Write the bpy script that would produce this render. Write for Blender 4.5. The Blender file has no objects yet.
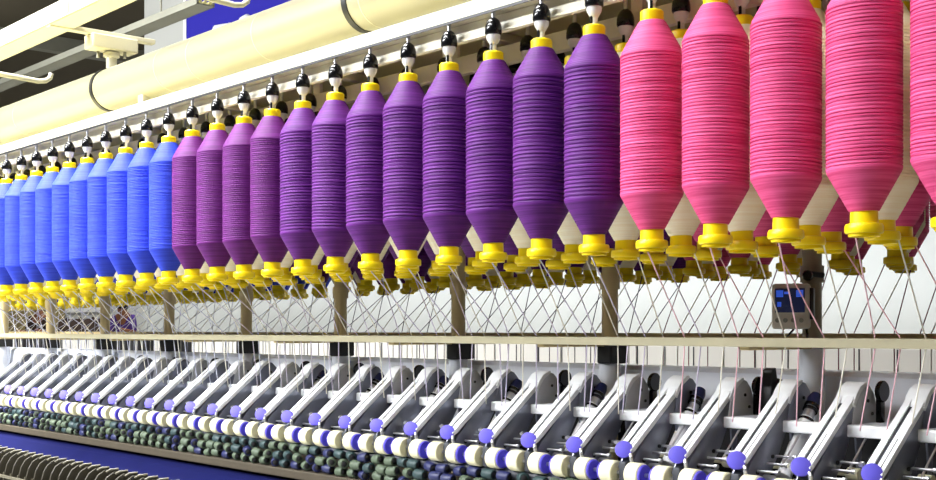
import bpy, bmesh, math, random
from mathutils import Vector, Matrix
random.seed(7)
C = bpy.context.scene.collection
CAMZ = 1.45
PI = math.pi
def X_at(px, Y): return -Y * (2150.8 / (px + 600.0) - 0.890)

# ---------------------------------------------------------------- materials
def srgb(r, g, b):
    f = lambda c: (c/255/12.92) if c/255 <= 0.04045 else ((c/255+0.055)/1.055)**2.4
    return (f(r), f(g), f(b), 1)
def mat(name, col, rough=0.5, metal=0.0, noise=0.0, nscale=20, bump=0.0, bscale=80, emit=None, estr=0, trans=0, coat=0):
    m = bpy.data.materials.new(name); m.use_nodes = True
    nt = m.node_tree; b = nt.nodes['Principled BSDF']
    b.inputs['Base Color'].default_value = col
    b.inputs['Roughness'].default_value = rough
    b.inputs['Metallic'].default_value = metal
    if coat: b.inputs['Coat Weight'].default_value = coat
    if trans: b.inputs['Transmission Weight'].default_value = trans
    if emit:
        b.inputs['Emission Color'].default_value = emit; b.inputs['Emission Strength'].default_value = estr
    if noise or bump:
        tc = nt.nodes.new('ShaderNodeTexCoord')
    if noise:
        n = nt.nodes.new('ShaderNodeTexNoise'); n.inputs['Scale'].default_value = nscale; n.inputs['Detail'].default_value = 5
        nt.links.new(tc.outputs['Object'], n.inputs['Vector'])
        mx = nt.nodes.new('ShaderNodeMix'); mx.data_type = 'RGBA'
        mx.inputs[6].default_value = tuple(c*(1-noise) for c in col[:3]) + (1,)
        mx.inputs[7].default_value = tuple(min(1, c*(1+noise*0.6)) for c in col[:3]) + (1,)
        nt.links.new(n.outputs['Fac'], mx.inputs[0]); nt.links.new(mx.outputs[2], b.inputs['Base Color'])
    if bump:
        n2 = nt.nodes.new('ShaderNodeTexNoise'); n2.inputs['Scale'].default_value = bscale
        nt.links.new(tc.outputs['Object'], n2.inputs['Vector'])
        bp = nt.nodes.new('ShaderNodeBump'); bp.inputs['Strength'].default_value = bump; bp.inputs['Distance'].default_value = 0.004
        nt.links.new(n2.outputs['Fac'], bp.inputs['Height']); nt.links.new(bp.outputs['Normal'], b.inputs['Normal'])
    return m
def fibre(name, col, col2):
    """wound roving: fine winding rings running round the package"""
    m = bpy.data.materials.new(name); m.use_nodes = True
    nt = m.node_tree; b = nt.nodes['Principled BSDF']
    b.inputs['Roughness'].default_value = 0.62
    b.inputs['Sheen Weight'].default_value = 0.0
    b.inputs['Specular IOR Level'].default_value = 0.25
    tc = nt.nodes.new('ShaderNodeTexCoord')
    mp = nt.nodes.new('ShaderNodeMapping'); mp.inputs['Scale'].default_value = (6, 6, 260)
    nt.links.new(tc.outputs['Object'], mp.inputs['Vector'])
    n = nt.nodes.new('ShaderNodeTexNoise'); n.inputs['Scale'].default_value = 1.0; n.inputs['Detail'].default_value = 4
    nt.links.new(mp.outputs['Vector'], n.inputs['Vector'])
    cr = nt.nodes.new('ShaderNodeValToRGB')
    cr.color_ramp.elements[0].position = 0.3; cr.color_ramp.elements[0].color = col2
    cr.color_ramp.elements[1].position = 0.65; cr.color_ramp.elements[1].color = col
    nt.links.new(n.outputs['Fac'], cr.inputs[0]); nt.links.new(cr.outputs[0], b.inputs['Base Color'])
    w = nt.nodes.new('ShaderNodeTexWave'); w.wave_type = 'BANDS'; w.bands_direction = 'Z'
    w.inputs['Scale'].default_value = 90; w.inputs['Distortion'].default_value = 0.6
    nt.links.new(tc.outputs['Object'], w.inputs['Vector'])
    bp = nt.nodes.new('ShaderNodeBump'); bp.inputs['Strength'].default_value = 0.25; bp.inputs['Distance'].default_value = 0.001
    ad = nt.nodes.new('ShaderNodeMath'); ad.operation = 'ADD'
    nt.links.new(w.outputs['Fac'], ad.inputs[0]); nt.links.new(n.outputs['Fac'], ad.inputs[1])
    nt.links.new(ad.outputs[0], bp.inputs['Height']); nt.links.new(bp.outputs['Normal'], b.inputs['Normal'])
    return m

M = {}
M['pink'] = fibre('pink_roving', srgb(220,88,140), srgb(188,48,102))
M['violet'] = fibre('violet_roving', srgb(100,32,126), srgb(70,14,92))
M['plum'] = fibre('plum_roving', srgb(100,24,112), srgb(76,11,84))
M['blue'] = fibre('blue_roving', srgb(46,70,202), srgb(32,49,176))
M['cream'] = fibre('cream_roving', srgb(255,248,222), srgb(248,234,198))
M['yellow'] = mat('yellow_plastic', srgb(255,222,6), 0.35, noise=0.12, nscale=9)
M['white_paint'] = mat('white_machine_paint', srgb(236,236,228), 0.4, noise=0.06, nscale=6)
M['cream_paint'] = mat('cream_paint', srgb(198,193,168), 0.45, noise=0.05, nscale=3)
M['duct'] = mat('cream_duct_plastic', srgb(160,155,130), 0.38, noise=0.06, nscale=2, coat=0.2)
M['bed_grey'] = mat('pale_grey_cover_paint', srgb(204,203,198), 0.5, noise=0.05, nscale=3)
M['fascia'] = mat('bright_cream_paint', srgb(246,240,216), 0.45, noise=0.04, nscale=3)
M['black'] = mat('black_rubber', srgb(22,22,24), 0.45)
M['gloss_black'] = mat('gloss_black_plastic', srgb(16,16,18), 0.18)
M['clear'] = mat('frosted_white_plastic', srgb(225,225,225), 0.3)
M['steel'] = mat('bright_steel', srgb(205,205,210), 0.28, 0.85)
M['grey_plate'] = mat('grey_stamped_steel', srgb(140,143,158), 0.3, 0.5, noise=0.36, nscale=18)
M['light_plate'] = mat('pale_stamped_steel', srgb(222,224,228), 0.4, 0.1, noise=0.12, nscale=18)
M['lever'] = mat('white_lever_enamel', srgb(250,252,254), 0.28, noise=0.04, nscale=12)
M['groove'] = mat('dark_groove', srgb(52,54,62), 0.5)
M['violet_cap'] = mat('violet_plastic', srgb(98,88,212), 0.6, noise=0.1, nscale=30)
M['deep_blue_cap'] = mat('deep_blue_plastic', srgb(48,62,205), 0.35)
M['roller'] = mat('cream_rubber_cot', srgb(240,234,196), 0.5, noise=0.14, nscale=40)
M['post'] = mat('tan_post_paint', srgb(206,186,136), 0.45, noise=0.1, nscale=5)
M['post_dark'] = mat('brown_grey_post_paint', srgb(150,138,114), 0.45, noise=0.1, nscale=5)
M['rail'] = mat('aged_cream_rail', srgb(180,173,142), 0.5, noise=0.22, nscale=14, bump=0.2)
M['olive'] = mat('olive_tan_plate', srgb(206,198,138), 0.6, noise=0.1, nscale=4)
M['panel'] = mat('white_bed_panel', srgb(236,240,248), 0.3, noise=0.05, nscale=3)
M['plank'] = mat('brown_plank', srgb(66,57,41), 0.7, noise=0.3, nscale=20)
M['navy'] = mat('navy_blue_panel', srgb(12,16,66), 0.9, noise=0.2, nscale=6)
M['navy'].node_tree.nodes['Principled BSDF'].inputs['Specular IOR Level'].default_value = 0.1
M['dark'] = mat('dark_underside', srgb(24,22,26), 0.7)
M['sep'] = mat('brown_grey_separator', srgb(42,38,27), 0.5, 0.1, noise=0.25, nscale=30)
M['sep_tip'] = mat('pale_clip', srgb(84,80,66), 0.5)
M['teal'] = mat('teal_green_sleeve', srgb(38,62,64), 0.55, noise=0.5, nscale=70)
M['sage'] = mat('sage_cream_sleeve', srgb(80,94,74), 0.6, noise=0.35, nscale=60)
M['indigo'] = mat('indigo_blue_sleeve', srgb(30,36,84), 0.5, noise=0.4, nscale=60)
M['box_grey'] = mat('taupe_plastic_housing', srgb(186,180,166), 0.5)
M['screen'] = mat('dark_display', srgb(40,44,58), 0.2, emit=srgb(30,36,70), estr=0.3)
M['screen_blue'] = mat('blue_display_digits', srgb(70,110,240), 0.3, emit=srgb(60,110,255), estr=0.25)
M['wall'] = mat('white_wall_paint', srgb(198,201,199), 0.7, noise=0.04, nscale=0.8)
M['wall_dim'] = mat('grey_wall_paint', srgb(120,120,116), 0.8)
M['ceil'] = mat('dark_roof_sheet', srgb(84,76,58), 0.85, noise=0.35, nscale=0.7)
M['beamgrey'] = mat('galvanised_grey', srgb(140,140,128), 0.5, 0.3, noise=0.2, nscale=5)
M['floor'] = mat('grey_epoxy_floor', srgb(178,178,172), 0.45, noise=0.15, nscale=2)
M['sign'] = mat('blue_sign_face', srgb(26,18,172), 0.8)
M['white'] = mat('white_lettering', srgb(250,250,250), 0.5)
M['hair'] = mat('black_hair', srgb(20,18,18), 0.5, bump=0.4)
M['skin'] = mat('brown_skin', srgb(150,98,70), 0.55)
M['purple_cloth'] = mat('purple_cloth', srgb(92,62,150), 0.8, noise=0.2)
M['brown_cloth'] = mat('dark_brown_cloth', srgb(62,46,38), 0.85, noise=0.2)
M['tan'] = mat('tan_cabinet_paint', srgb(158,142,92), 0.5, noise=0.1, nscale=2)
M['text_green'] = mat('dark_green_print', srgb(44,70,52), 0.6)
THR = {'pink': mat('pink_strand', srgb(246,198,210), 0.7), 'violet': mat('violet_strand', srgb(212,202,226), 0.7),
       'plum': mat('plum_strand', srgb(214,204,220), 0.7), 'blue': mat('blue_strand', srgb(206,208,226), 0.7),  # violet and plum paler than their roving, the light they catch mixed in
       'cream': mat('cream_strand', srgb(250,246,232), 0.7)}

# ---------------------------------------------------------------- mesh helpers
def box(bm, x0, x1, y0, y1, z0, z1, bev=0.0):
    g = bmesh.ops.create_cube(bm, size=1)['verts']
    bmesh.ops.scale(bm, vec=(x1-x0, y1-y0, z1-z0), verts=g)
    bmesh.ops.translate(bm, vec=((x0+x1)/2, (y0+y1)/2, (z0+z1)/2), verts=g)
    if bev:
        es = list({e for v in g for e in v.link_edges})
        bmesh.ops.bevel(bm, geom=es, offset=bev, segments=2, affect='EDGES', profile=0.5)
def lathe(bm, prof, seg=24, center=(0,0,0), axis='Z', tilt=0.0):
    """prof: list of (r, z). Ends close on the axis when r is 0."""
    cx, cy, cz = center
    def P(r, z, a):
        zz = z + tilt*r*math.cos(a+0.7)
        if axis == 'Z': return (cx+r*math.cos(a), cy+r*math.sin(a), cz+zz)
        if axis == 'X': return (cx+zz, cy+r*math.cos(a), cz+r*math.sin(a))
        return (cx+r*math.cos(a), cy+zz, cz+r*math.sin(a))
    rings = []
    for r, z in prof:
        if r < 1e-6: rings.append([bm.verts.new(P(0, z, 0))])
        else: rings.append([bm.verts.new(P(r, z, 2*PI*k/seg)) for k in range(seg)])
    for a, b in zip(rings, rings[1:]):
        for k in range(seg):
            k2 = (k+1) % seg
            if len(a) == 1 and len(b) == 1: continue
            if len(a) == 1: bm.faces.new((a[0], b[k], b[k2]))
            elif len(b) == 1: bm.faces.new((a[k], a[k2], b[0]))
            else: bm.faces.new((a[k], a[k2], b[k2], b[k]))
def tube(bm, pts, r, seg=8, caps=True):
    pts = [Vector(p) for p in pts]; rings = []
    rr = r if isinstance(r, (list, tuple)) else [r]*len(pts)
    up = Vector((0.31, 0.17, 0.93)).normalized()
    for i, p in enumerate(pts):
        d = (pts[min(i+1, len(pts)-1)] - pts[max(i-1, 0)]).normalized()
        a = d.cross(up)
        if a.length < 1e-3: a = d.cross(Vector((1,0,0)))
        a.normalize(); b = d.cross(a).normalized()
        rings.append([bm.verts.new(p + a*rr[i]*math.cos(2*PI*k/seg) + b*rr[i]*math.sin(2*PI*k/seg)) for k in range(seg)])
    for A, B in zip(rings, rings[1:]):
        for k in range(seg): bm.faces.new((A[k], A[(k+1)%seg], B[(k+1)%seg], B[k]))
    if caps:
        bm.faces.new(rings[0]); bm.faces.new(rings[-1][::-1])
def prism_x(bm, poly, x0, x1, bev=0.0):
    """polygon in the (y, z) plane extruded from x0 to x1"""
    n = len(poly)
    a = [bm.verts.new((x0, y, z)) for y, z in poly]; b = [bm.verts.new((x1, y, z)) for y, z in poly]
    fs = [bm.faces.new(a), bm.faces.new(b[::-1])]
    for k in range(n): fs.append(bm.faces.new((a[k], b[k], b[(k+1)%n], a[(k+1)%n])))
    if bev:
        es = list({e for f in fs for e in f.edges})
        bmesh.ops.bevel(bm, geom=es, offset=bev, segments=2, affect='EDGES', profile=0.5)
def obj(name, bm, m, parent=None, smooth=True, loc=None):
    bmesh.ops.recalc_face_normals(bm, faces=bm.faces)
    me = bpy.data.meshes.new(name); bm.to_mesh(me); bm.free()
    me.materials.append(m)
    if smooth:
        for p in me.polygons: p.use_smooth = True
        me.set_sharp_from_angle(angle=math.radians(38))
    o = bpy.data.objects.new(name, me); C.objects.link(o)
    if parent: o.parent = parent
    if loc: o.location = loc
    return o
def NB(): return bmesh.new()
def tag(o, label, cat, group=None):
    o['label'] = label; o['category'] = cat
    if group: o['group'] = group
    return o
def thing(name, label, cat, loc=(0,0,0), group=None, rz=0):
    o = bpy.data.objects.new(name, None); C.objects.link(o); o.location = loc; o.rotation_euler = (0,0,rz)
    o.empty_display_size = 0.02
    return tag(o, label, cat, group)
def structure(name, bm, m, smooth=False):
    o = obj(name, bm, m, None, smooth); o['kind'] = 'structure'; return o
def kids(o): return KID.get(o.name, [])
KID = {}
def reg(root):
    for o in bpy.data.objects:
        if o.parent: KID.setdefault(o.parent.name, [])
    def walk(r):
        KID[r.name] = [o for o in bpy.data.objects if o.parent == r]
        for c in KID[r.name]: walk(c)
    walk(root)
def copy_tree(o, parent=None):
    c = o.copy(); C.objects.link(c)
    if parent: c.parent = parent
    for k in KID.get(o.name, []): copy_tree(k, c)
    return c
def simple(bmf, name, m, label, cat, group=None, smooth=True):
    b = NB(); bmf(b); o = obj(name, b, m, None, smooth); tag(o, label, cat, group); return o
def Z(h): return CAMZ + h
ONES = 'zeroth first second third fourth fifth sixth seventh eighth ninth tenth eleventh twelfth thirteenth fourteenth fifteenth sixteenth seventeenth eighteenth nineteenth'.split()
TENS = {2:'twent',3:'thirt',4:'fort',5:'fift',6:'sixt',7:'sevent',8:'eight',9:'ninet'}
def ordw(n):
    if n < 20: return ONES[n]
    t, u = divmod(n, 10)
    return TENS[t] + ('ieth' if u == 0 else 'y-' + ONES[u])

# ---------------------------------------------------------------- the hall
b = NB(); box(b, -42, 6, -9, 22, -0.1, 0); structure('floor', b, M['floor'])
b = NB()
box(b, -42, 6, -9, 22, Z(3.6), Z(3.75))
structure('ceiling', b, M['ceil'])
for k, xx in enumerate([-32, -26, -20, -14.5, -9.5, -4.5]):
    b = NB(); box(b, xx, xx+0.16, -9, 22, Z(3.42), Z(3.6)); o = structure('trim_%d' % (k+1), b, M['beamgrey'])
b = NB(); box(b, -12.0, 6, 6.0, 6.2, 0, Z(3.6)); structure('wall_back', b, M['wall'])
b = NB(); box(b, -42, 6, 12, 12.2, 0, Z(3.6)); structure('wall_far', b, M['wall'])
b = NB(); box(b, -42.2, -42, -9, 22, 0, Z(3.6)); structure('wall_left', b, M['wall'])
b = NB(); box(b, -42, 6, -9.2, -9, 0, Z(3.6)); structure('wall_front', b, M['wall_dim'])
b = NB(); box(b, 6, 6.2, -9, 12, 0, Z(3.6)); structure('wall_right', b, M['wall'])

# blue sign on the back wall
sg = thing('wall_sign', 'blue sign board with white lettering on the white wall above the duct', 'sign', (X_at(248, 5.95), 5.99, Z(2.95)))
sx = sg.location.x
x0, x1 = X_at(187, 5.95)-sx, X_at(420, 5.95)-sx
b = NB(); box(b, x0, x1, -0.05, 0.0, -0.42, 0.75, 0.006); obj('sign_board', b, M['sign'], sg, False)
b = NB(); box(b, x0-0.06, x0, -0.055, 0.005, -0.44, 0.77, 0.004); obj('sign_edge', b, M['white'], sg, False)
def P6(px, py):
    X = X_at(px, 5.93); u = px+595
    return (X-sx, -0.062, (330-py)*5.93/(0.747*u) - 2.95)
b = NB()
for seg in ([(214,35),(216,30),(222,29),(229,28)], [(229,31),(231,26)], [(238,30),(242,22),(247,19),(252,22),(255,28)]):
    tube(b, [P6(*p) for p in seg], 0.03, 8)
obj('lettering', b, M['white'], sg)

# far tan cabinet, banner with a printed line, and two workers seen between the strands
cb = thing('storage_cabinet', 'tall tan cabinet far away at the left edge, seen between the strands', 'cabinet', (-31.6, 11.5, 0))
b = NB(); box(b, -3.4, 3.6, -0.45, 0.45, 0, 2.15, 0.02); obj('body', b, M['tan'], cb, False)
for k in range(4):
    b = NB(); box(b, -3.3+k*1.72, -1.68+k*1.72, -0.48, -0.45, 0.1, 2.08, 0.01); d = obj('door', b, M['tan'], cb, False)
    b = NB(); box(b, -1.85+k*1.72, -1.8+k*1.72, -0.52, -0.48, 0.95, 1.2, 0.005); obj('handle', b, M['beamgrey'], d, False)
def at(px, py, depth):
    u = (px-468)/1200*depth; ph = math.radians(41.67)
    return (-depth*math.cos(ph)+u*math.sin(ph), depth*math.sin(ph)+u*math.cos(ph), CAMZ + (330-py)/1200*depth)
def atY(px, py, Y): return (X_at(px, Y), Y, CAMZ + (330-py)*Y/(0.747*(px+600)))
bx, by, bz = atY(84, 303, 11.97)
bn = thing('notice_banner', 'white wall banner with one printed dark green line, seen between the strands', 'banner', (bx, 11.97, bz))
b = NB(); box(b, -1.4, 1.4, -0.03, 0, -0.22, 0.16, 0.004); obj('banner_sheet', b, M['white'], bn, False)
b = NB(); rx = -1.25
while rx < 1.2:
    w = random.uniform(0.03, 0.12); box(b, rx, rx+w, -0.045, -0.03, -0.045, 0.03+random.uniform(-0.01, 0.02)); rx += w+random.uniform(0.015, 0.07)
obj('printed_line', b, M['text_green'], bn, False)
# dark fabric rolls standing under the banner
for k, px in enumerate((67, 80, 93, 106)):
    wx, wy, wz = atY(px, 326, 11.4)
    def f(bm, wx=wx, wy=wy):
        lathe(bm, [(0,0),(0.09,0),(0.2,0.02),(0.2,1.66),(0.17,1.70),(0.03,1.70),(0.03,1.74),(0,1.74)], 16, (wx, 11.4, 0))
    simple(f, 'fabric_roll', M['brown_cloth'],
           '%s standing dark fabric roll from the left, under the white banner' % ordw(k+1), 'fabric roll', 'dark rolls under the banner')

def person(px, depth, top_py, label, cloth, lean):
    x, y, zt = at(px, top_py, depth)
    H = 1.68; zf = zt - H
    # low wooden platform they stand on
    st = simple(lambda bm: (box(bm, x-0.5, x+0.5, y-0.4, y+0.4, zf-0.05, zf, 0.01),
                            [box(bm, x+sx_*0.42-0.04, x+sx_*0.42+0.04, y+sy_*0.32-0.04, y+sy_*0.32+0.04, 0, zf-0.05) for sx_ in (-1,1) for sy_ in (-1,1)]),
                'step_platform', M['tan'], 'low platform under the %s' % ('worker in purple' if cloth == 'purple_cloth' else 'worker in brown'), 'platform')
    r = thing('person', label, 'person', (x, y, zf), rz=math.radians(30))
    V = {'pel':(0,0,.92,.15),'wa':(0,0,1.08,.125),'ch':(0,-lean,1.28,.155),'nk':(0,-lean*1.4,1.42,.06),'hd':(0,-lean*1.7,1.56,.10),'tp':(0,-lean*1.7,1.62,.075),
         'hl':(-.09,0,.85,.1),'kl':(-.1,-.02,.47,.062),'al':(-.1,0,.08,.042),'tl':(-.1,-.16,.04,.035),
         'hr':(.09,0,.85,.1),'kr':(.1,-.02,.47,.062),'ar':(.1,0,.08,.042),'tr':(.1,-.16,.04,.035),
         'sl':(-.18,-lean,1.34,.055),'el':(-.24,-lean-.05,1.08,.042),'wl':(-.2,-lean-.28,1.1,.03),'fl':(-.19,-lean-.38,1.12,.028),
         'sr':(.18,-lean,1.34,.055),'er':(.24,-lean-.05,1.08,.042),'wr':(.2,-lean-.28,1.12,.03),'fr':(.19,-lean-.38,1.14,.028)}
    E = ['pel-wa','wa-ch','ch-nk','nk-hd','hd-tp','pel-hl','hl-kl','kl-al','al-tl','pel-hr','hr-kr','kr-ar','ar-tr','ch-sl','sl-el','el-wl','wl-fl','ch-sr','sr-er','er-wr','wr-fr']
    def skin(name, keys, grow, m):
        ks = [k for k in V if k in keys]; me = bpy.data.meshes.new(name)
        me.from_pydata([V[k][:3] for k in ks], [tuple(ks.index(q) for q in e.split('-')) for e in E if all(q in ks for q in e.split('-'))], [])
        o = bpy.data.objects.new(name, me); C.objects.link(o); o.parent = r
        o.modifiers.new('s', 'SKIN'); s2 = o.modifiers.new('d', 'SUBSURF'); s2.levels = 2; s2.render_levels = 2
        for i, k in enumerate(ks):
            q = V[k][3] + grow; me.skin_vertices[0].data[i].radius = (q, q)
        me.skin_vertices[0].data[0].use_root = True
        me.materials.append(m); return o
    skin('body', set(V), 0.0, M['skin'])
    skin('shirt', {'pel','wa','ch','sl','sr','el','er'}, 0.014, M[cloth])
    skin('trousers', {'pel','hl','kl','al','hr','kr','ar'}, 0.010, M['brown_cloth'])
    hb = NB(); bmesh.ops.create_uvsphere(hb, u_segments=20, v_segments=14, radius=0.118)
    bmesh.ops.scale(hb, vec=(1,1.1,1.15), verts=hb.verts); bmesh.ops.translate(hb, vec=(0, -lean*1.7+0.03, 1.585), verts=hb.verts)
    obj('hair', hb, M['hair'], r)
    fb = NB()
    lathe(fb, [(0,0),(0.012,0.004),(0.006,0.04),(0,0.045)], 8, (0, -lean*1.7-0.105, 1.52))
    obj('nose', fb, M['skin'], r)
    for s in (-1, 1):
        eb = NB(); bmesh.ops.create_uvsphere(eb, u_segments=8, v_segments=6, radius=0.012)
        bmesh.ops.translate(eb, vec=(s*0.035, -lean*1.7-0.093, 1.565), verts=eb.verts); obj('eye', eb, M['black'], r)
person(127, 21, 298, 'worker with black hair in purple, far behind the strands', 'purple_cloth', 0.1)
person(41, 22, 300, 'worker in dark brown clothes far behind the strands, nearer the left edge', 'brown_cloth', 0.04)

# neighbouring machine bed behind, seen below the guide rail
nm = thing('neighbouring_machine', 'cream slatted bed of the next machine, seen just below the guide rail', 'machine', (-4.5, 3.45, 0))
b = NB(); box(b, -7.5, 3.6, 0, 0.5, 0.25, Z(-0.05), 0.01); obj('cover', b, M['bed_grey'], nm, False)
b = NB()
for k in range(0, 84):
    xx = -7.4 + 0.13*k; box(b, xx-0.0015, xx+0.0015, -0.003, 0.002, 0.5, Z(-0.06))
obj('panel_seams', b, M['groove'], nm, False)
b = NB()
px = 2.0
while px < 258:
    if px < 60 or 88 < px < 152 or 170 < px < 190 or 248 < px < 258:
        xx = X_at(px, 3.43)+4.5; ww = 2.6*2150.8*3.43/(px+600)**2; b = NB(); box(b, xx, xx+ww*random.uniform(0.7, 1.3), -0.02, 0.0, Z(-0.135), Z(-0.06)); obj('vent_slot', b, M['dark'], nm, False)
    px += 6.1
b = NB(); box(b, -7.5, 3.6, 0.05, 0.45, 0, 0.25); obj('plinth', b, M['groove'], nm, False)

# ---------------------------------------------------------------- the spinning frame (fixed parts)
XL, XR = -8.0, 0.35
mf = thing('spinning_frame', 'long white and cream ring spinning frame carrying the bobbin creel and drafting arms', 'textile machine', (-3.8, 2.22, 0))
def part(name, f, m, smooth=False, parent=None):
    b = NB(); f(b); o = obj(name, b, m, None, smooth)
    o.data.transform(Matrix.Translation((3.8, -2.22, 0)))
    o.parent = parent or mf
    return o
# guide rails
part('guide_rail', lambda b: box(b, XL, XR, 1.95, 1.985, Z(-0.033), Z(-0.015), 0.002), M['rail'])
part('guide_rail', lambda b: box(b, XL, XR, 2.455, 2.49, Z(-0.028), Z(-0.008), 0.002), M['post'])
part('rail_web', lambda b: box(b, XL, XR, 1.985, 2.455, Z(-0.030), Z(-0.026)), M['post']) if False else None
for k in range(13):
    X = -1.411-0.565*k+0.565
    part('rail_bracket', lambda b: box(b, X-0.012, X+0.012, 1.98, 2.46, Z(-0.04), Z(-0.028), 0.002), M['post'])
# creel rails: front, second, third and their mirror images
def crail(y, sgn):
    w = 0.05
    o = part('creel_rail', lambda b: box(b, XL, XR, min(y-sgn*0.006, y+sgn*0.04), max(y-sgn*0.006, y+sgn*0.04), Z(0.6535), Z(0.688), 0.004), M['cream_paint'])
    part('slot', lambda b: box(b, XL, XR, y-0.009 if sgn > 0 else y+0.006, y-0.006 if sgn > 0 else y+0.009, Z(0.6505), Z(0.656)), M['black'], parent=o)
crail(1.676, 1); crail(2.764, -1)
part('fascia', lambda b: box(b, XL, XR, 1.700, 1.715, Z(0.617), Z(0.6535), 0.002), M['fascia'])
part('fascia', lambda b: box(b, XL, XR, 1.855, 1.875, Z(0.598), Z(0.640), 0.002), M['fascia'])
for k in range(12): part('fascia_bracket', lambda b: box(b, -1.6-0.565*k, -1.57-0.565*k, 1.86, 1.87, Z(0.64), Z(0.68)), M['fascia'])
part('fascia', lambda b: box(b, XL, XR, 2.725, 2.740, Z(0.617), Z(0.6535), 0.002), M['cream_paint'])
part('hanger_bar', lambda b: box(b, XL, XR, 1.962, 1.978, Z(0.675), Z(0.690), 0.002), M['beamgrey'])
part('hanger_bar', lambda b: box(b, XL, XR, 2.462, 2.478, Z(0.675), Z(0.690), 0.002), M['beamgrey'])
part('hanger_bar', lambda b: box(b, XL, XR, 2.602, 2.618, Z(0.675), Z(0.690), 0.002), M['beamgrey'])
part('centre_beam', lambda b: box(b, XL, XR, 2.09, 2.34, Z(0.692), Z(0.735), 0.004), M['cream_paint'])
part('top_plate', lambda b: box(b, XL, XR, 1.735, 2.70, Z(0.668), Z(0.676)), M['olive'])
part('bed_panel', lambda b: prism_x(b, [(2.262,Z(-.205)),(2.25,Z(-.195)),(2.26,Z(-.098)),(2.272,Z(-.088)),(2.36,Z(-.088)),(2.36,Z(-.205))], XL, XR), M['panel'])
part('bed_beam', lambda b: box(b, XL, XR, 2.255, 2.6, Z(-0.56), Z(-0.222)), M['dark'])
part('support_bar', lambda b: box(b, XL, XR, 2.02, 2.045, Z(-0.2), Z(-0.177), 0.003), M['lever'])
part('roller_beam', lambda b: box(b, XL, XR, 1.87, 2.16, Z(-0.417), Z(-0.392), 0.003), M['plank'])
part('skirt_panel', lambda b: prism_x(b, [(1.90,Z(-.425)),(1.86,Z(-.44)),(1.82,Z(-.475)),(1.835,Z(-.485)),(1.93,Z(-.44))], XL, XR), M['navy'])
part('spindle_rail', lambda b: box(b, XL, XR, 1.74, 2.2, 0.62, 0.70, 0.004), M['navy'])
part('lower_casing', lambda b: box(b, XL, XR, 1.98, 2.46, 0.0, 0.62), M['cream_paint'])
part('apron_back', lambda b: box(b, XL, XR, 1.95, 1.97, Z(-0.75), Z(-0.47)), M['dark'])
part('fluted_roller', lambda b: lathe(b, [(0,0),(0.012,0),(0.012,8.35),(0,8.35)], 14, (XL, 1.905, Z(-0.330)), 'X'), M['groove'], True)
part('fluted_roller', lambda b: lathe(b, [(0,0),(0.012,0),(0.012,8.35),(0,8.35)], 14, (XL, 1.965, Z(-0.312)), 'X'), M['steel'], True)
# centre posts
for k in range(12):
    X = -1.411 - 0.565*k
    p = part('post', lambda b: lathe(b, [(0,Z(-.40)),(.020,Z(-.40)),(.020,Z(.70)),(0,Z(.70))], 20, (X,2.22,0)), M['post_dark'] if k == 0 else M['post'], True)
    if k: part('clamp', lambda b: box(b, X-0.012, X+0.034, 2.185, 2.25, Z(-0.082), Z(-0.038), 0.004), M['black'], parent=p)
    part('post_collar', lambda b: lathe(b, [(0.02,Z(.10)),(.0245,Z(.10)),(.0245,Z(.135)),(0.02,Z(.135))], 20, (X,2.22,0)), M['post_dark'] if k == 0 else M['post'], True, p)
    part('lit_post_base', lambda b: lathe(b, [(.0201,Z(-.25)),(.026,Z(-.25)),(.026,Z(-.04)),(0.0201,Z(-.035))], 20, (X,2.22,0)), M['panel'], True, p)  # light reflected on the lower post, built as a paler sleeve
    part('cross_arm', lambda b: box(b, X-0.014, X+0.014, 1.712, 2.728, Z(0.648), Z(0.667), 0.002), M['cream_paint'])

# ---------------------------------------------------------------- duct, overhead rail and their fittings
du = thing('suction_duct', 'fat cream round duct running along the top of the machine with black clamp bands', 'duct', (-4.0, 2.22, Z(1.003)))
b = NB(); lathe(b, [(0,-5.6),(0.086,-5.6),(0.086,4.2),(0,4.2)], 40, (0,0,0), 'X'); obj('pipe', b, M['duct'], du)
for X in (-6.53, -4.75, -2.97, -1.19):
    b = NB(); lathe(b, [(0.086,-0.012),(0.0895,-0.012),(0.0895,0.012),(0.086,0.012)], 40, (X+4.0,0,0), 'X'); obj('clamp_band', b, M['black'], du)
for X in (-4.2, -3.95, -3.5, -2.9, -5.6):
    b = NB(); lathe(b, [(0.0855,-0.002),(0.0867,-0.002),(0.0867,0.002),(0.0855,0.002)], 40, (X+4.0,0,0), 'X'); obj('joint_seam', b, M['cream_paint'], du)
simple(lambda b: [box(b, X-0.02, X+0.02, 2.18, 2.26, Z(0.74), Z(0.93), 0.003) for X in (-6.5,-4.4)], 'duct_support', M['cream_paint'],
       'cream upright brackets carrying the duct above the creel', 'bracket')
ob = thing('overhead_rail', 'cream box rail high above the duct at top left, with a joint cover', 'rail', (-5.0, 2.0, Z(1.26)))
b = NB(); box(b, -4.6, 3.6, -0.05, 0.05, -0.033, 0.045, 0.003); obj('rail_box', b, M['cream_paint'], ob, False)
b = NB(); box(b, -4.6, 3.6, -0.056, -0.05, -0.030, -0.025); obj('groove_line', b, M['olive'], ob, False)
for X in (-5.42, -4.55, -6.4):
    b = NB(); box(b, X+5.0-0.012, X+5.0+0.012, -0.054, 0.054, -0.022, 0.052, 0.002); obj('joint_cover', b, M['beamgrey'], ob, False)
hg = thing('duct_hanger', 'cream cross bracket and stub under the overhead rail, holding the duct', 'bracket', (-4.74, 2.22, Z(1.09)))
b = NB(); box(b, -0.02, 0.02, -0.27, 0.19, 0.130, 0.150, 0.003); obj('cross_bar', b, M['cream_paint'], hg, False)
b = NB(); box(b, -0.045, 0.045, -0.10, 0.10, 0.072, 0.131, 0.006); obj('bracket_box', b, M['cream_paint'], hg, False)
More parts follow.
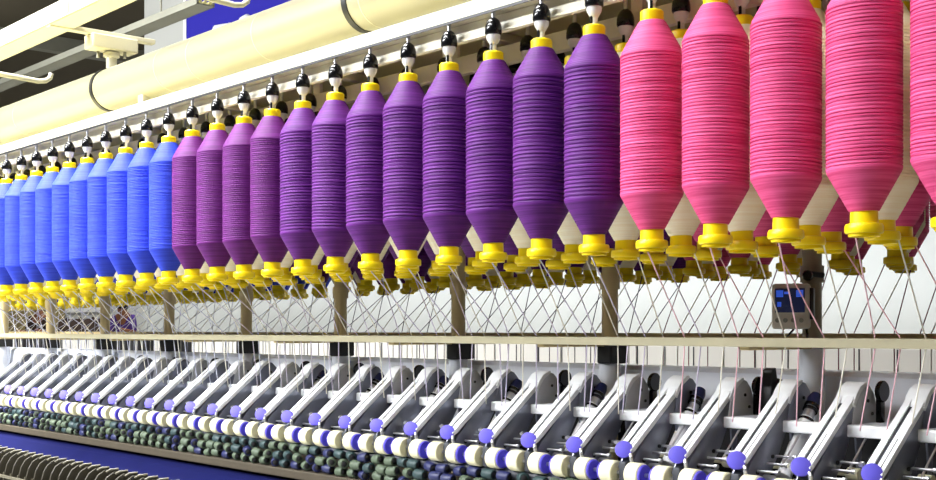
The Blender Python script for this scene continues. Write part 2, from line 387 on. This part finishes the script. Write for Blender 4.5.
b = NB(); lathe(b, [(0,-0.004),(0.022,-0.004),(0.022,0.045),(0.034,0.05),(0.034,0.066),(0,0.074)], 16); obj('stub', b, M['cream_paint'], hg)
for s in (-1, 1):
    b = NB(); lathe(b, [(0,0.045),(0.007,0.045),(0.007,0.075),(0,0.075)], 8, (0.03*s, 0.045*s, 0)); obj('bolt', b, M['beamgrey'], hg)
ct = thing('cable_tray', 'grey galvanised cable tray beyond the duct near the ceiling', 'cable tray', (-7, 3.2, Z(1.725)))
b = NB(); box(b, -7, 1.30, -0.05, 0.05, 0.0, 0.008); obj('tray_floor', b, M['beamgrey'], ct, False)
for s in (-1, 1):
    b = NB(); box(b, -7, 1.30, s*0.05-0.004, s*0.05+0.004, 0.0, 0.038); obj('side_flange', b, M['beamgrey'], ct, False)
b = NB()
for k in range(3): tube(b, [(-7, -0.03+0.03*k, 0.018), (1.30, -0.03+0.03*k, 0.018)], 0.009, 8)
obj('cable', b, M['olive'], ct)
for X in (-12.5, -9.0, -6.2):
    b = NB(); tube(b, [(X+7, 0, 0.01), (X+7, 0, 1.9)], 0.006, 8); obj('drop_rod', b, M['beamgrey'], ct)
for n, (X, lab) in enumerate(((-6.00, 'white bent tube at the left edge above the duct'), (-4.09, 'white hooked tube in front of the blue sign'))):
    def f(b, X=X):
        tube(b, [(X, 1.70, Z(1.285)), (X, 2.2, Z(1.272)), (X, 2.42, Z(1.262)), (X, 2.455, Z(1.268)), (X, 2.478, Z(1.285)), (X, 2.485, Z(1.31))], 0.011 if n else 0.013, 12)
    simple(f, 'bent_tube', M['cream_paint'], lab, 'tube')
# roof pipes and strip lamps under the dark roof
for k, (Y, h, r) in enumerate(((7.5, 3.1, 0.07), (9.6, 3.2, 0.1), (5.4, 3.3, 0.06))):
    simple(lambda b: tube(b, [(-30, Y, Z(h)), (-12.3, Y, Z(h))], r, 12), 'roof_pipe', M['beamgrey'],
           '%s grey pipe under the dark roof' % ['middle', 'farthest', 'nearest'][k], 'pipe', 'roof pipes')

# ---------------------------------------------------------------- bobbins
def yarn_profile(rings, amp):
    P = [(0.010, 0.5545), (0.0225, 0.5590)]
    n = 16
    for k in range(1, n):
        t = k/n; r = 0.0235+(0.0555-0.0235)*t; z = 0.559+(0.5015-0.559)*t
        P.append((r + 0.0004*(k % 2), z))
    z0, z1 = 0.4995, 0.2485
    for k in range(rings):
        za = z0+(z1-z0)*(k/rings); dz = (z1-z0)/rings
        a = amp*random.uniform(0.75, 1.2); r0 = 0.0568+random.uniform(-0.0002, 0.0002)
        P += [(r0-a*0.9, za), (r0, za+dz*0.35), (r0, za+dz*0.7)]
    n = 18
    for k in range(0, n+1):
        t = k/n; P.append((0.0560+(0.0225-0.0560)*t + 0.0004*(k % 2), 0.2470+(0.186-0.2470)*t))
    P.append((0.010, 0.185))
    return P
def make_bobbin(color):
    r = thing('roving_bobbin', 'x', 'bobbin', (0,0,Z(0.143)), 'g')
    b = NB(); lathe(b, [(q, z-0.148) for q, z in yarn_profile(*{'pink': (44, 0.0018), 'violet': (34, 0.0019), 'plum': (48, 0.0011), 'blue': (52, 0.0009), 'cream': (46, 0.0010)}[color])], 36, tilt=0.035); obj('yarn_package', b, M[color], r)
    b = NB(); lathe(b, [(0,.555),(.0205,.556),(.0212,.562),(.0212,.575),(.0185,.578),(.011,.578),(.011,.57),(0,.57)], 24, (0,0,-0.148)); obj('top_collar', b, M['yellow'], r)
    b = NB(); lathe(b, [(0,.189),(.0205,.188),(.0210,.1675),(.0270,.1665),(.0288,.1635),(.0290,.1545),(.0275,.152),(.0235,.1515),(.0235,.147),(.0185,.148),(.017,.165),(0,.165)], 24, (0,0,-0.148)); obj('base_flange', b, M['yellow'], r)
    return r
protos = {c: make_bobbin(c) for c in ('pink', 'violet', 'plum', 'blue', 'cream')}
def make_hanger():
    r = thing('bobbin_hanger', 'x', 'hanger', (0,0,0), 'g')
    b = NB(); lathe(b, [(0,.644),(.006,.6428),(.012,.638),(.0160,.630),(.0176,.622),(.0178,.611),(.0158,.608),(0,.608)], 20, (0,0,0)); obj('dome_cap', b, M['gloss_black'], r)
    b = NB(); lathe(b, [(0,.609),(.0145,.609),(.0140,.600),(.0085,.590),(.0066,.588),(.0066,.570),(0,.570)], 18); obj('spring_cone', b, M['clear'], r)
    b = NB(); box(b, -0.002, 0.003, -0.0085, -0.0055, .574, .596); obj('spindle_pin', b, M['gloss_black'], r, False)
    b = NB(); lathe(b, [(0,.672),(.0045,.672),(.0045,.64),(0,.64)], 10); obj('hook_stem', b, M['steel'], r)
    return r
hp = make_hanger()
for p in list(protos.values()) + [hp]: reg(p)
used = set(); hused = [False]
def place_bobbin(color, X, Y, label, group, hlabel, hgroup):
    p = protos[color]
    if color in used: o = copy_tree(p)
    else: o = p; used.add(color)
    dz = 0.0045*(X+1.15)
    o.location = (X, Y, Z(0.143)+dz); o.rotation_euler = (0, 0, random.uniform(0, 6.28))
    o['label'] = label; o['group'] = group
    if hused[0]: h = copy_tree(hp)
    else: h = hp; hused[0] = True
    h.location = (X, Y, CAMZ+dz); h.rotation_euler = (0,0,random.uniform(-0.5, 0.5)); h['label'] = hlabel; h['group'] = hgroup
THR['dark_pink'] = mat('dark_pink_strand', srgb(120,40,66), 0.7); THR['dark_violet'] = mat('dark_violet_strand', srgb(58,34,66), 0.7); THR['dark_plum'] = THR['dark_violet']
def place_strand(pts, color, label, group):
    b = NB(); tube(b, pts, 0.0014, 5, False)
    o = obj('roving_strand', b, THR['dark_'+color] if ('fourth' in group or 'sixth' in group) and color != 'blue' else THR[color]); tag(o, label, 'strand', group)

def front_color(X):
    if X > -1.47: return 'pink'
    if X > -2.60: return 'violet'
    if X > -3.15: return 'plum'
    return 'blue'
CN = {'pink':'pink','violet':'violet','plum':'plum-purple','blue':'blue','cream':'cream'}
ARM0, PITCH = -1.087, 0.14
def row(x0, n, Y, cream, rname, shift, railY, far, colf, where):
    cnt = {}
    for k in range(n):
        X = x0-0.003-0.1391*k
        c = 'cream' if cream else colf(X)
        cnt[c] = cnt.get(c, 0)+1
        d = '%s %s' % (ordw(cnt[c]), CN[c])
        place_bobbin(c, X, Y, '%s roving bobbin from the right in the %s, %s' % (d, rname, where), '%s bobbins in the %s' % (CN[c], rname),
                     'black-domed hanger above the %s bobbin from the right in the %s' % (d, rname), 'bobbin hangers in the %s' % rname)
        zb = Z(0.148)+0.0045*(X+1.15); s = -1 if far else 1
        jx = random.uniform(-0.012, 0.012)
        top = (X+0.022*(1 if shift >= 0 else -1), Y+s*0.012, zb)
        rail = (X+shift+jx, railY, Z(-0.014) if not far else Z(-0.007))
        pts = [top, rail]
        if not far:
            pts.append((rail[0]-0.001, railY-0.026, Z(-0.02)) if False else (rail[0], railY, Z(-0.034)))
            pts.append((rail[0]-0.045+random.uniform(-0.012, 0.012), 2.005, Z(-0.185)))
        else: pts.append((rail[0], railY, Z(-0.2)))
        place_strand(pts, c, 'thin strand running down from the %s bobbin from the right in the %s' % (d, rname), 'strands from the %s' % rname)
row(-0.834, 29, 1.676, False, 'front row', -0.150, 1.958, False, front_color, 'nearest the aisle')
row(-0.890, 31, 1.83, True, 'second row', 0.00, 1.962, False, None, 'behind the front bobbins')
row(-0.934, 33, 1.97, False, 'third row', 0.13, 1.966, False, lambda X: front_color(X+0.12), 'behind the cream ones')
row(-1.214, 41, 2.47, False, 'fourth row', -0.10, 2.482, True, lambda X: front_color(X+0.45), 'beyond the centre posts')
row(-1.284, 43, 2.61, True, 'fifth row', 0.0, 2.484, True, None, 'on the far side')
row(-1.354, 45, 2.764, False, 'sixth row', 0.12, 2.486, True, lambda X: front_color(X+0.6), 'farthest from the aisle')

# ---------------------------------------------------------------- drafting arms
def make_arm(kind):
    r = thing('drafting_arm', 'x', 'drafting arm', (0,0,0), 'g')
    plate = M['light_plate'] if kind else M['grey_plate']
    dome = [(2.035,Z(-.178)),(2.045,Z(-.128)),(2.058,Z(-.110)),(2.078,Z(-.101)),(2.098,Z(-.106)),(2.114,Z(-.122)),(2.124,Z(-.150)),(2.128,Z(-.178))]
    b = NB(); prism_x(b, dome, 0.006, 0.019, 0.002); prism_x(b, dome, -0.019, -0.006, 0.002); d = obj('rear_housing', b, plate, r)
    for (yy, hh) in ((2.09, -.135), (2.105, -.16)):
        b = NB(); lathe(b, [(0,0),(.0035,0),(.0035,0.003),(0,0.003)], 10, (0.018, yy, Z(hh)), 'X'); obj('screw', b, M['black'], d)
    # curved white top cover over the back, seam line on it
    cov = [(2.035,Z(-.140)),(2.047,Z(-.120)),(2.060,Z(-.107)),(2.080,Z(-.0985)),(2.086,Z(-.0995)),(2.084,Z(-.106)),(2.078,Z(-.106)),(2.062,Z(-.116)),(2.050,Z(-.130)),(2.043,Z(-.146))]
    b = NB(); prism_x(b, cov, -0.021, 0.0205 if kind == 0 else 0.021, 0.0015); obj('top_cover', b, M['lever'], r)
    # side body: tapering channel down to the front roller
    side = [(1.893,Z(-.285)),(1.905,Z(-.300)),(1.975,Z(-.284)),(2.012,Z(-.235)),(2.034,Z(-.196)),(2.046,Z(-.168)),(2.048,Z(-.140)),(2.030,Z(-.146)),(1.965,Z(-.204)),(1.915,Z(-.252))]
    b = NB(); prism_x(b, side, 0.013, 0.017, 0.001); prism_x(b, side, -0.017, -0.013, 0.001); prism_x(b, [(1.92,Z(-.262)),(1.97,Z(-.215)),(2.03,Z(-.158)),(2.034,Z(-.164)),(1.975,Z(-.222)),(1.925,Z(-.268))], -0.013, 0.013)
    sb = obj('side_body', b, M['grey_plate'], r)
    for (yy, hh) in ((1.985, -.245), (1.935, -.272)):
        b = NB(); lathe(b, [(0,0),(.004,0),(.004,0.003),(0,0.003)], 10, (0.0165, yy, Z(hh)), 'X'); obj('rivet', b, M['black'], sb)
    # white pressure lever with two long grooves
    lv = [(1.893,Z(-.248)),(1.905,Z(-.238)),(2.035,Z(-.134)),(2.056,Z(-.113)),(2.060,Z(-.119)),(2.040,Z(-.144)),(1.908,Z(-.249)),(1.897,Z(-.256))]
    b = NB(); prism_x(b, lv, -0.020, -0.007, 0.0015); prism_x(b, lv, 0.001, 0.018, 0.0015)
    l = obj('pressure_lever', b, M['lever'], r)
    gv = [(1.90,Z(-.2455)),(2.035,Z(-.1385)),(2.037,Z(-.142)),(1.903,Z(-.249))]
    b = NB(); prism_x(b, gv, -0.008, 0.002); obj('lever_groove', b, M['groove'], l, False)
    b = NB(); prism_x(b, [(y-0.0006, z+0.0035) for y, z in gv], 0.0085, 0.0105); obj('edge_line', b, M['groove'], l, False)
    # violet thumb button at the lever's nose, with its white fork
    b = NB(); lathe(b, [(0,-0.005),(0.013,-0.0048),(0.0178,-0.003),(0.0185,0.0),(0.0165,0.007),(0.010,0.012),(0,0.013)], 24, (0,0,0), 'Y')
    o = obj('thumb_button', b, M['violet_cap'], r); o.location = (0.002, 1.890, Z(-.247)); o.rotation_euler = (math.radians(-20), 0, math.radians(36))
    b = NB(); tube(b, [(0.010, 1.900, Z(-.250)), (0.020, 1.892, Z(-.262)), (0.020, 1.896, Z(-.282))], [0.005, 0.004, 0.004], 8)
    tube(b, [(-0.016, 1.905, Z(-.243)), (-0.024, 1.895, Z(-.232)), (-0.018, 1.886, Z(-.234))], 0.0035, 8)
    obj('button_fork', b, M['steel'], r)
    # nose block and the pair of front rollers
    b = NB(); box(b, -0.010, 0.010, 1.886, 1.925, Z(-.318), Z(-.272), 0.004); obj('nose_block', b, M['groove'], r)
    b = NB(); lathe(b, [(0,-0.064),(0.0045,-0.064),(0.0045,0.064),(0,0.064)], 10, (0,1.893,Z(-.296)), 'X'); obj('roller_axle', b, M['steel'], r)
    for s in (-1, 1):
        a0, a1 = (0.017, 0.052) if s > 0 else (-0.052, -0.017)
        b = NB(); lathe(b, [(0,a0),(0.0218,a0),(0.0240,a0+0.002),(0.0240,a1-0.002),(0.0218,a1),(0,a1)], 26, (0,1.893,Z(-.296)), 'X'); ro = obj('front_roller', b, M['roller'], r)
        e = a1 if s > 0 else a0-0.006
        b = NB(); lathe(b, [(0,e),(0.0203,e),(0.0216,e+0.0015),(0.0216,e+0.004),(0.0195,e+0.006),(0,e+0.0055)], 24, (0,1.893,Z(-.296)), 'X')
        obj('roller_cap', b, M['violet_cap'], ro)
    # second roller pair, clips and spring wire behind
    b = NB(); lathe(b, [(0,-0.05),(0.011,-0.05),(0.011,-0.02),(0.005,-0.02),(0.005,0.02),(0.011,0.02),(0.011,0.05),(0,0.05)], 16, (0,1.955,Z(-.288)), 'X'); obj('middle_roller', b, M['steel'], r)
    b = NB(); lathe(b, [(0,-0.045),(0.012,-0.045),(0.012,-0.02),(0.005,-0.02),(0.005,0.02),(0.012,0.02),(0.012,0.045),(0,0.045)], 16, (0,2.02,Z(-.268)), 'X'); obj('back_roller', b, M['roller'], r)
    b = NB(); prism_x(b, [(2.022,Z(-.198)),(2.046,Z(-.198)),(2.038,Z(-.262)),(2.030,Z(-.262))], 0.03, 0.034); obj('hanger_plate', b, M['grey_plate'], r)
    b = NB(); prism_x(b, [(2.022,Z(-.198)),(2.046,Z(-.198)),(2.038,Z(-.262)),(2.030,Z(-.262))], -0.056, -0.052); obj('hanger_plate', b, M['grey_plate'], r)
    b = NB(); tube(b, [(0.05, 2.03, Z(-.2)), (0.046, 2.0, Z(-.235)), (0.044, 1.975, Z(-.262))], 0.0022, 6)
    obj('spring_wire', b, M['steel'], r)
    for q in range(3):
        b = NB(); tube(b, [(0.022, 1.93+0.03*q, Z(-.268+.012*q)), (0.060, 1.93+0.03*q, Z(-.268+.012*q)), (0.062, 1.93+0.03*q, Z(-.268+.012*q)), (0.069, 1.93+0.03*q, Z(-.268+.012*q))], [0.0026,0.0026,0.0046,0.0046], 8)
        obj('guide_pin', b, M['steel'], r)
    if kind:
        b = NB(); lathe(b, [(0,0),(0.019,0),(0.021,0.003),(0.021,0.008),(0.019,0.010),(0,0.010)], 22, (0.024, 2.125, Z(-.118)), 'X')
        box(b, 0.019, 0.030, 2.118, 2.135, Z(-.178), Z(-.118), 0.002); obj('locking_disc', b, M['gloss_black'], r)
    return r
pa = [make_arm(0), make_arm(1)]
for p in pa: reg(p)
NA = 31
for k in range(NA):
    kind = k % 2
    o = pa[kind] if k < 2 else copy_tree(pa[kind])
    o.location = (ARM0-PITCH*k, 0, 0)
    o['label'] = '%s drafting arm from the right%s, white lever with violet button' % (ordw(k+1), ', black disc behind' if kind else ', grey domed housing')
    o['group'] = 'drafting arms in the long row'
    if k in (9, 14):
        for ch in o.children:
            pass
# pneumatic cylinders between every second pair of arms
def make_cyl():
    r = thing('air_cylinder', 'x', 'air cylinder', (0,0,0), 'g')
    A = Vector((0, 2.105, Z(-.128))); B = Vector((0, 1.99, Z(-.283))); d = B-A
    b = NB(); tube(b, [A+d*0.30, B], 0.0145, 16); obj('barrel', b, M['lever'], r)
    b = NB(); tube(b, [A, A+d*0.06, A+d*0.12], [0.010, 0.014, 0.014], 16); obj('end_cap', b, M['indigo'], r)
    b = NB(); tube(b, [A+d*0.12, A+d*0.30], 0.0115, 16); obj('neck', b, M['steel'], r)
    for t in (0.13, 0.18, 0.31):
        b = NB(); tube(b, [A+d*t, A+d*(t+0.03)], 0.0152, 16); obj('seal_ring', b, M['gloss_black'], r)
    return r
pc = make_cyl(); reg(pc)
for k in range(7):
    o = pc if k == 0 else copy_tree(pc)
    o.location = (-1.328-0.2835*k, 0, 0)
    o['label'] = '%s white air cylinder with black rings from the right, between drafting arms' % ordw(k+1); o['group'] = 'air cylinders between the arms'

# black bracket standing behind the arms
bk = thing('stop_bracket', 'black tapered bracket standing behind the arms, left of the control box post', 'bracket', (X_at(768, 2.13), 2.13, Z(-0.2)))
b = NB()
prism_x(b, [(-.022,0),(-.010,.118),(.004,.122),(.010,.085),(.022,0)], -0.012, 0.012, 0.002); obj('bracket_plate', b, M['black'], bk)
b = NB(); tube(b, [(0, 0.008, 0.09), (0.03, 0.02, 0.082), (0.055, 0.022, 0.05)], 0.012, 12); obj('cable_boot', b, M['black'], bk)

# ---------------------------------------------------------------- clearer sleeves beneath the rollers
def make_sleeve(m):
    b = NB(); lathe(b, [(0,-0.018),(0.0105,-0.018),(0.0125,-0.015),(0.0125,0.013),(0.0105,0.016),(0.0072,0.016),(0.0072,0.010),(0,0.010)], 18, (0,0,0), 'X')
    r = obj('clearer_sleeve', b, M[m]); tag(r, 'x', 'sleeve', 'g')
    b = NB(); lathe(b, [(0,0.010),(0.0072,0.010),(0.0072,0.0165),(0.004,0.0185),(0,0.0185)], 14, (0,0,0), 'X'); obj('end_plug', b, M['dark'], r)
    return r
ps = [make_sleeve('sage'), make_sleeve('teal'), make_sleeve('indigo')]
for p in ps: reg(p)
first = [True]*3
for rowi, (yy, hh) in enumerate(((1.888, -.335), (1.878, -.357), (1.884, -.379))):
    for k in range(66):
        X = -1.62-0.054*k - rowi*0.021 + random.uniform(-0.007, 0.007)
        kd = random.choice((0, 0, 1, 1, 1, 2)) if rowi == 0 else random.choice((0, 0, 0, 1, 2))
        if first[kd]: o = ps[kd]; first[kd] = False
        else: o = copy_tree(ps[kd])
        o.location = (X, yy, Z(hh+random.uniform(-0.002, 0.002))); o.rotation_euler = (0, random.uniform(-0.15, 0.15), random.uniform(-0.6, 0.15))
        o['label'] = '%s clearer sleeve from the right in the %s row under the front rollers, %s' % (ordw(k+1), ['upper', 'middle', 'lower'][rowi], ['sage cream', 'teal green', 'indigo'][kd])
        o['group'] = 'clearer sleeves under the rollers'
# separators at lower left
def make_sep():
    r = thing('balloon_separator', 'x', 'separator', (0,0,0), 'g')
    prof = [(1.735,Z(-.75)),(1.735,Z(-.545)),(1.742,Z(-.515)),(1.757,Z(-.490)),(1.782,Z(-.474)),(1.81,Z(-.470)),(1.84,Z(-.476)),(1.85,Z(-.50)),(1.85,Z(-.75))]
    b = NB(); prism_x(b, prof, -0.0045, 0.0045, 0.0015); obj('blade', b, M['sep'], r)
    b = NB(); tube(b, [(0, 1.80, Z(-.466)), (-0.01, 1.775, Z(-.468)), (-0.018, 1.765, Z(-.476))], 0.0045, 8); obj('top_clip', b, M['sep_tip'], r)
    b = NB(); tube(b, [(0.0, 1.731, Z(-.75)), (0.0, 1.731, Z(-.545))], 0.003, 6); obj('front_rod', b, M['sep_tip'], r)
    return r
pp = make_sep(); reg(pp)
for k in range(32):
    o = pp if k == 0 else copy_tree(pp)
    o.location = (-2.95-0.07*k, 0, 0)
    o['label'] = '%s dark grey-brown separator blade from the right, below the navy panel at lower left' % ordw(k+1); o['group'] = 'separator blades'
ro = simple(lambda b: box(b, XL, -2.7, 1.722, 1.73, Z(-.565), Z(-.555)), 'separator_bar', M['sep_tip'], 'pale thin bar across the fronts of the dark separator blades', 'bar')

# ---------------------------------------------------------------- control box on the near post
cx = X_at(788, 2.14)
ang = math.atan2(-(-cx), 2.14)
cbx = thing('control_box', 'small taupe control box with blue display and four buttons beside the near post', 'control box', (cx, 2.14, Z(0.002)), rz=math.atan2(0-cx, -(0-2.14))*1.0 - 0.12)
b = NB(); box(b, -0.038, 0.038, 0.0, 0.03, 0.0, 0.094, 0.006); obj('housing', b, M['box_grey'], cbx)
b = NB(); box(b, -0.031, 0.029, -0.002, 0.001, 0.034, 0.084, 0.001); sc = obj('display', b, M['screen'], cbx, False)
b = NB(); box(b, -0.028, -0.014, -0.0035, -0.0015, 0.066, 0.080); box(b, 0.012, 0.026, -0.0035, -0.0015, 0.066, 0.080); box(b, -0.026, -0.018, -0.0035, -0.0015, 0.046, 0.056)
box(b, -0.012, -0.002, -0.0035, -0.0015, 0.072, 0.077); obj('display_digits', b, M['screen_blue'], sc, False)
for k in range(4):
    b = NB(); lathe(b, [(0,-0.003),(0.0045,-0.003),(0.005,0.001),(0,0.001)], 14, (-0.026+0.016*k, 0, 0.018), 'Y'); obj('button', b, M['beamgrey'], cbx)
b = NB(); box(b, 0.036, 0.046, 0.006, 0.035, 0.02, 0.085, 0.003); obj('mount', b, M['black'], cbx)
b = NB(); lathe(b, [(0,0),(0.009,0),(0.011,0.004),(0.011,0.018),(0.008,0.022),(0,0.022)], 16, (0.034, 0.0, 0.110), 'Y'); obj('clamp_knob', b, M['gloss_black'], cbx)
b = NB(); tube(b, [(0.028,0.012,0.115),(0.06,0.05,0.112)], 0.006, 8); obj('clamp_arm', b, M['black'], cbx)
b = NB(); tube(b, [(0.03,0.02,0.0),(0.032,0.018,-0.01),(0.034,0.0,-0.018)], 0.003, 8); tube(b, [(0.005,0.02,0.0),(-0.005,0.015,-0.012),(-0.01,0.0,-0.018)], 0.0022, 8); obj('cable', b, M['gloss_black'], cbx)

# ---------------------------------------------------------------- lamps and added fill lights
def area(name, loc, sx, sy, power, tgt, col=(1,1,1), spread=180):
    l = bpy.data.lights.new(name, 'AREA'); l.shape = 'RECTANGLE'; l.size = sy; l.size_y = sx; l.energy = power; l.color = col; l.spread = math.radians(spread)
    o = bpy.data.objects.new(name, l); C.objects.link(o); o.location = loc
    # strip runs along the machine (x); tilt it about x so that it faces the target, plus a slight lean along the row
    d = (Vector(tgt)-Vector(loc)).normalized()
    z = -d; x = Vector((1,0,0)); x = (x - z*x.dot(z)).normalized(); y = z.cross(x)
    o.rotation_euler = Matrix((x, y, z)).transposed().to_euler(); return o
area('aisle_lamp', (-4.5, 0.85, 4.95), 0.4, 6.6, 380, (-4.3, 1.7, 1.8), (1, 0.985, 0.95), 95)
area('aisle_lamp', (-11.2, 0.85, 4.95), 0.4, 5.0, 190, (-10.5, 1.7, 1.8), (1, 0.985, 0.95), 95)
area('front_fill_lamp', (-3.9, -1.5, 4.95), 0.4, 8.0, 200, (-3.6, 1.9, 1.1), (0.97, 0.985, 1), 90)  # added fill that brightens the drafting arms from the front
area('low_front_fill_lamp', (-5.0, -4.6, 4.9), 0.4, 10.0, 500, (-3.0, 2.0, 1.3), (0.95, 0.97, 1), 110)  # added low fill reaching the bed panel beneath the bobbins
area('rear_fill_lamp', (-5.5, 3.1, 4.95), 0.3, 12.0, 60, (-5.5, 3.3, 0), (1, 0.99, 0.97), 120)  # added to brighten the neighbouring cover, posts and far-side bobbins
area('wall_fill_lamp', (-12.5, 3.0, 4.7), 0.3, 7.0, 110, (-12.5, 6.0, 4.0), (1, 0.99, 0.95))  # added out of view to lift the upper back wall
area('far_hall_lamp', (-22, 9.2, 4.8), 1.0, 12.0, 400, (-22, 9.6, 0), (1, 0.98, 0.95))
w = bpy.data.worlds.new('w'); bpy.context.scene.world = w; w.use_nodes = True
w.node_tree.nodes['Background'].inputs[0].default_value = (0.9, 0.94, 1, 1); w.node_tree.nodes['Background'].inputs[1].default_value = 0.3

# ---------------------------------------------------------------- camera
cam = bpy.data.cameras.new('camera'); co = bpy.data.objects.new('camera', cam); C.objects.link(co)
co.location = (-0.006, 0, CAMZ); co.rotation_euler = (PI/2, 0, math.radians(90-41.67))
cam.sensor_width = 36; cam.lens = 1200/936*36; cam.shift_y = 90/936; cam.clip_start = 0.05; cam.clip_end = 200
S = bpy.context.scene; S.camera = co
S.view_settings.view_transform = 'Standard'; S.view_settings.look = 'None'; S.view_settings.gamma = 1; S.view_settings.exposure = 0.38
S.view_settings.use_curve_mapping = False
